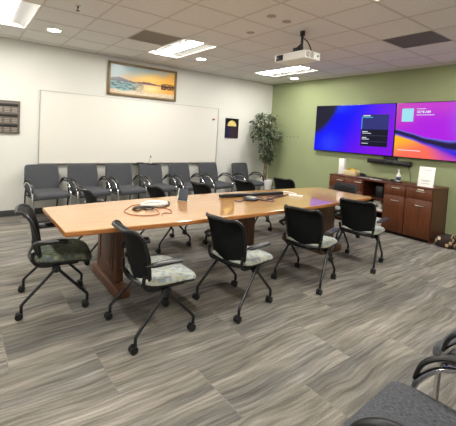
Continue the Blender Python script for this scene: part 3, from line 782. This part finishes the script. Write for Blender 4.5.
def tvcol2(u, v):
    c = mixc(srgb(176, 24, 226), srgb(196, 60, 206), sst(.6, 1.0, v))
    c = mixc(c, srgb(206, 70, 176), .8 * sst(.3, 0, u) * sst(.4, .8, v))
    c = mixc(c, srgb(140, 100, 240), sst(.42, .75, u) * sst(.25, .6, v))
    top = pl(u, [(0, .52), (.15, .455), (.3, .375), (.5, .335), (.75, .40), (1, .55)]); bot = pl(u, [(0, .43), (.15, .36), (.3, .27), (.5, .18), (.75, .12), (1, .1)])
    lo = mixc(srgb(255, 190, 30), srgb(250, 110, 90), sst(0, .42, u * .7 + (.36 - v)))
    lo = mixc(lo, srgb(196, 70, 180), sst(.3, .5, u + .3 * (v - .1))); lo = mixc(lo, srgb(36, 30, 225), sst(.42, .6, u + 1.2 * (v - .1)))
    if v < top:
        t = (top - v) / (top - bot); dk = mixc(srgb(110, 110, 235), srgb(34, 22, 62), sst(0, .35, t)); dk = mixc(dk, srgb(60, 50, 200), sst(.75, 1.0, t))
        c = dk if v > bot else mixc(srgb(70, 50, 210), lo, sst(0, .05, bot - v))
    return c
tw, th = 1.72, .968
def screen(name, y1, z0, colf, lb):
    r = empty('wall_screen', (-.035, y1 - tw / 2, z0 + th / 2), 0, lb, 'television')
    bm = new(); box(bm, -.045, .0, -tw / 2 + .002, tw / 2 - .002, -th / 2, th / 2, bev=.004); link_obj('housing', bm, M['darkframe'], r)
    bm = new(); b = .011
    cgrid(bm, 150, 84, lambda u, v: (-.0462, (tw / 2 - b) - u * (tw - 2 * b), -th / 2 + b + .004 + v * (th - 2 * b - .004)), colf)
    d = link_obj('display', bm, M['scrv'], r, smooth=False)
    bm = new(); box(bm, .0, .03, -.3, .3, -.2, .2); link_obj('wall_mount', bm, M['blackmetal'], r)
    return r, d
def flat(name, parent, m, u0, u1, v0, v1, off=.0472):
    bm = new(); b = .011
    y0, y1 = tw / 2 - b - u0 * (tw - 2 * b), tw / 2 - b - u1 * (tw - 2 * b); zz = lambda v: -th / 2 + b + v * (th - 2 * b)
    bm.faces.new([bm.verts.new(p) for p in ((-off, y0, zz(v0)), (-off, y1, zz(v0)), (-off, y1, zz(v1)), (-off, y0, zz(v1)))])
    return link_obj(name, bm, m, parent, smooth=False)
Z0 = 1.266
s1, d1 = screen('l', -1.436, Z0, tvcol1, 'left wall screen showing a blue and violet picture with a dark schedule panel')
flat('panel_upper', s1, M['scrp1'], .63, .94, .50, .80); flat('panel_lower', s1, M['scrp2'], .63, .94, .16, .50)
flat('accent_bar', s1, M['scrcy'], .63, .638, .50, .76, .048)
def bars(name, par, m, L):
    bm = new(); b = .011
    for u0, u1, v0, v1 in L:
        y0, y1 = tw / 2 - b - u0 * (tw - 2 * b), tw / 2 - b - u1 * (tw - 2 * b); zz = lambda v: -th / 2 + b + v * (th - 2 * b)
        bm.faces.new([bm.verts.new(p) for p in ((-.048, y0, zz(v0)), (-.048, y1, zz(v0)), (-.048, y1, zz(v1)), (-.048, y0, zz(v1)))])
    return link_obj(name, bm, m, par, smooth=False)
bars('panel_text', s1, M['scrtxt'], [(.645, .73, .765, .785), (.645, .71, .445, .46), (.645, .75, .415, .427), (.645, .70, .325, .34), (.645, .73, .295, .308), (.645, .72, .21, .222)])
bars('heading_text', s1, M['scrcy'], [(.645, .76, .735, .75)])
bars('divider', s1, M['scrline'], [(.63, .94, .375, .38), (.63, .94, .255, .26)])
s2, d2 = screen('r', -1.436 - tw - .004, Z0, tvcol2, 'right wall screen showing a pink and orange wave picture with white text')
flat('info_panel', s2, M['scrqr'], .055, .168, .66, .90)
def text3d(s, size, parent, m, u, v, name='clock_text'):
    cu = bpy.data.curves.new('t', 'FONT'); cu.body = s; cu.size = size; cu.align_x = 'LEFT'; cu.offset = .002
    to = bpy.data.objects.new('t', cu); COL.objects.link(to)
    dg = bpy.context.evaluated_depsgraph_get(); me = bpy.data.meshes.new_from_object(to.evaluated_get(dg))
    bpy.data.objects.remove(to); b = .011
    o = bpy.data.objects.new(name, me); COL.objects.link(o); me.name = name; me.materials.clear(); me.materials.append(m)
    o.parent = parent; o.location = (-.048, tw / 2 - b - u * (tw - 2 * b), -th / 2 + b + v * (th - 2 * b)); o.rotation_euler = (pi / 2, 0, -pi / 2); return o
text3d('10:38 AM', .056, s2, M['scrtxt'], .195, .815)
bars('small_text', s2, M['scrtxt'], [(.195, .28, .885, .895), (.195, .36, .775, .785), (.035, .26, .125, .137)])
# video bar under the screens
vb = empty('video_bar', (-.06, -3.09, 1.16), 0, 'black video conference bar mounted below the left wall screen', 'video bar')
bm = new(); box(bm, -.045, .035, -.395, .395, -.045, .045, bev=.014); link_obj('housing', bm, M['darkframe'], vb)
bm = new(); box(bm, -.06, -.04, -.05, .05, -.038, .042, bev=.008); link_obj('camera_block', bm, M['black'], vb)
bm = new(); lathe(bm, [(.02, 0), (.018, -.006), (.004, -.006)], (-.06, 0, .004), 16, 'x'); link_obj('camera_lens', bm, mat('lens_glass', srgb(20, 24, 40), .05), vb)
bm = new(); box(bm, .03, .056, -.12, .12, -.02, .14); link_obj('wall_bracket', bm, M['blackmetal'], vb)
bm = new(); tube(bm, cr([(-.012, -3.40, 1.12), (-.012, -3.45, 1.0), (-.012, -3.46, .87), (-.012, -3.46, .6)], 4), .005, 6); tag(link_obj('cable', bm, M['rackd']), 'thin dark cable hanging down the green wall below the video bar', 'cable')
for k, y in enumerate((-.57, -.68, -.79, -.90)):
    bm = new(); lathe(bm, [(.014, 0), (.012, -.004), (.002, -.005)], (0, y, 1.525 + k * .003), 10, 'x')
    tag(link_obj('wall_anchor', bm, M['rackb']), ['small dark wall anchor on the green wall, nearest the potted tree', 'small dark wall anchor on the green wall, second from the potted tree', 'small dark wall anchor on the green wall, third from the potted tree', 'small dark wall anchor on the green wall, nearest the left screen'][k], 'wall anchor', 'row of anchors on the green wall')

# ------------------------------------------------------------------ projector
pj = empty('ceiling_projector', (-3.065, -3.39, 2.45), 0, 'white ceiling projector hanging from a black mount', 'projector')
bm = new(); box(bm, -.14, .14, -.24, .24, 0, .095, bev=.012); link_obj('body', bm, M['white'], pj)
bm = new(); box(bm, -.145, -.138, .1, .215, .012, .082, bev=.004); lathe(bm, [(.03, -.138), (.034, -.15), (.026, -.152)], (0, .16, .047), 18, 'x'); link_obj('lens_window', bm, M['darkframe'], pj)
for a, b_ in ((-.125, -.06), (-.05, .015)):
    bm = new(); n = 7
    box(bm, a, b_, -.2405, -.238, .015, .082)
    link_obj('side_vent', bm, M['vent'], pj)
bm = new(); lathe(bm, [(.014, -.2405), (.014, -.244)], (.09, 0, .05), 12, 'y'); link_obj('round_port', bm, M['darkframe'], pj)
bm = new(); box(bm, -.07, .07, -.12, .06, .095, .12, bev=.006); box(bm, -.04, .04, -.06, .04, .118, .17, bev=.006)
tube(bm, [(.04, -.03, H - 2.45), (.04, -.03, H - 2.45 - .06)], .03, 14); tube(bm, [(.04, -.03, .17), (.04, -.03, .36)], .016, 12); tube(bm, [(.0, 0, .15), (.04, -.03, .2)], .03, 10)
tube(bm, cr([(.08, -.02, .3), (.06, -.10, .24), (.04, -.17, .14), (.04, -.18, .09)], 4), .007, 8)
link_obj('mount', bm, M['blackmetal'], pj)

# ------------------------------------------------------------------ potted tree
pt = empty('potted_tree', (-.50, -.41, 0), 0, 'tall leafy ficus tree in a white pot in the room corner', 'plant')
bm = new(); lathe(bm, [(.12, 0), (.13, .01), (.17, .40), (.185, .46), (.185, .485), (.165, .485), (.16, .42)], seg=30); link_obj('pot', bm, M['pot'], pt)
bm = new(); lathe(bm, [(.158, .42), (.15, .445), (.001, .45)], seg=24); link_obj('soil', bm, M['soil'], pt)
rnd = random.Random(11)
bm = new(); tips = []
for k in range(4):
    a = k * 1.6; P = [Vector((.03 * cos(a), .03 * sin(a), .43)), Vector((.035 * cos(a + 1), .035 * sin(a + 1), .75)), Vector((.05 * cos(a + 2.2), .05 * sin(a + 2.2), 1.1)), Vector((.09 * cos(a + 3), .09 * sin(a + 3), 1.5)), Vector((.15 * cos(a + 3.3), .13 * sin(a + 3.3), 1.96))]
    C = cr(P, 5); n = len(C); tube(bm, C, [.014 - .009 * i / n for i in range(n)], 8)
    for q in range(15):
        i = rnd.randint(7, n - 1); s = C[i]; aa = rnd.uniform(0, 2 * pi); hh = s.z
        L = rnd.uniform(.2, .5) * (1.0 if hh > 1.3 else .55); e = s + Vector((cos(aa) * L, sin(aa) * L * .65, rnd.uniform(.02, .22)))
        mdl = (s + e) / 2 + Vector((0, 0, .04)); B = cr([s, mdl, e], 4); tube(bm, B, [.005 - .0035 * j / len(B) for j in range(len(B))], 5); tips += B[2:]
for v in bm.verts:
    v.co.x = min(v.co.x, .46); v.co.y = min(v.co.y, .36)
link_obj('trunk', bm, M['bark'], pt)
bm = new()
def leaf(c, d, L, W):
    d = d.normalized(); s = d.cross(Vector((0, 0, 1)));
    if s.length < .1: s = Vector((1, 0, 0))
    s.normalize(); s = (s + Vector((rnd.uniform(-.6, .6), rnd.uniform(-.6, .6), rnd.uniform(-.6, .6)))).normalized(); up = s.cross(d).normalized()
    pr = [(0, 0), (.25, .8), (.55, 1), (.8, .6), (1, 0)]
    mid = [bm.verts.new(c + d * (L * t) - up * (.18 * L * t * t)) for t, w in pr]
    for sg in (-1, 1):
        ed = [mid[0]] + [bm.verts.new(c + d * (L * t) + s * (sg * W * w) + up * (.25 * W * w) - up * (.18 * L * t * t)) for t, w in pr[1:4]] + [mid[-1]]
        bm.faces.new((mid[0], mid[1], ed[1])); 
        for i in (1, 2): bm.faces.new((mid[i], mid[i + 1], ed[i + 1], ed[i]))
        bm.faces.new((mid[3], mid[4], ed[3]))
for t in tips:
    for q in range(5):
        c = t + Vector((rnd.gauss(0, .035), rnd.gauss(0, .035), rnd.gauss(0, .035)))
        d = Vector((rnd.gauss(0, 1), rnd.gauss(0, 1), rnd.uniform(-1.2, .4)))
        w_ = Vector((-.50, -.41, 0)) + c
        if w_.x > -.06 or w_.y > -.06: continue
        leaf(c, d, rnd.uniform(.06, .1), rnd.uniform(.013, .022))
for v in bm.verts:
    v.co.x = min(v.co.x, .48); v.co.y = min(v.co.y, .39)
link_obj('foliage', bm, M['leaf'], pt, smooth=False)

# ------------------------------------------------------------------ camera
f, yaw, pitch, roll, CX_, CY_ = 346.341, .615, -.051, .054, -21.265, -62.65
fw = Vector((sin(yaw) * cos(pitch), cos(yaw) * cos(pitch), sin(pitch))); rt = Vector((cos(yaw), -sin(yaw), 0)); up = rt.cross(fw)
r2 = rt * cos(roll) + up * sin(roll); u2 = -rt * sin(roll) + up * cos(roll)
cam = bpy.data.cameras.new('camera'); co = bpy.data.objects.new('camera', cam); COL.objects.link(co)
mw = Matrix((r2, u2, -fw)).transposed().to_4x4(); mw.translation = Vector((-6.423, -6.323, 1.52)); co.matrix_world = mw
cam.sensor_fit = 'HORIZONTAL'; cam.sensor_width = 36; cam.lens = f / 456 * 36
cam.shift_x = -CX_ / 456; cam.shift_y = CY_ / 456
cam.clip_start = .02
S.camera = co
w = bpy.data.worlds.new('world'); S.world = w; w.use_nodes = True
w.node_tree.nodes['Background'].inputs[0].default_value = (1, 1, 1, 1); w.node_tree.nodes['Background'].inputs[1].default_value = .3
S.view_settings.view_transform = 'Standard'; S.view_settings.look = 'None'; S.view_settings.gamma = 1; S.view_settings.use_curve_mapping = False
S.view_settings.exposure = 1.08
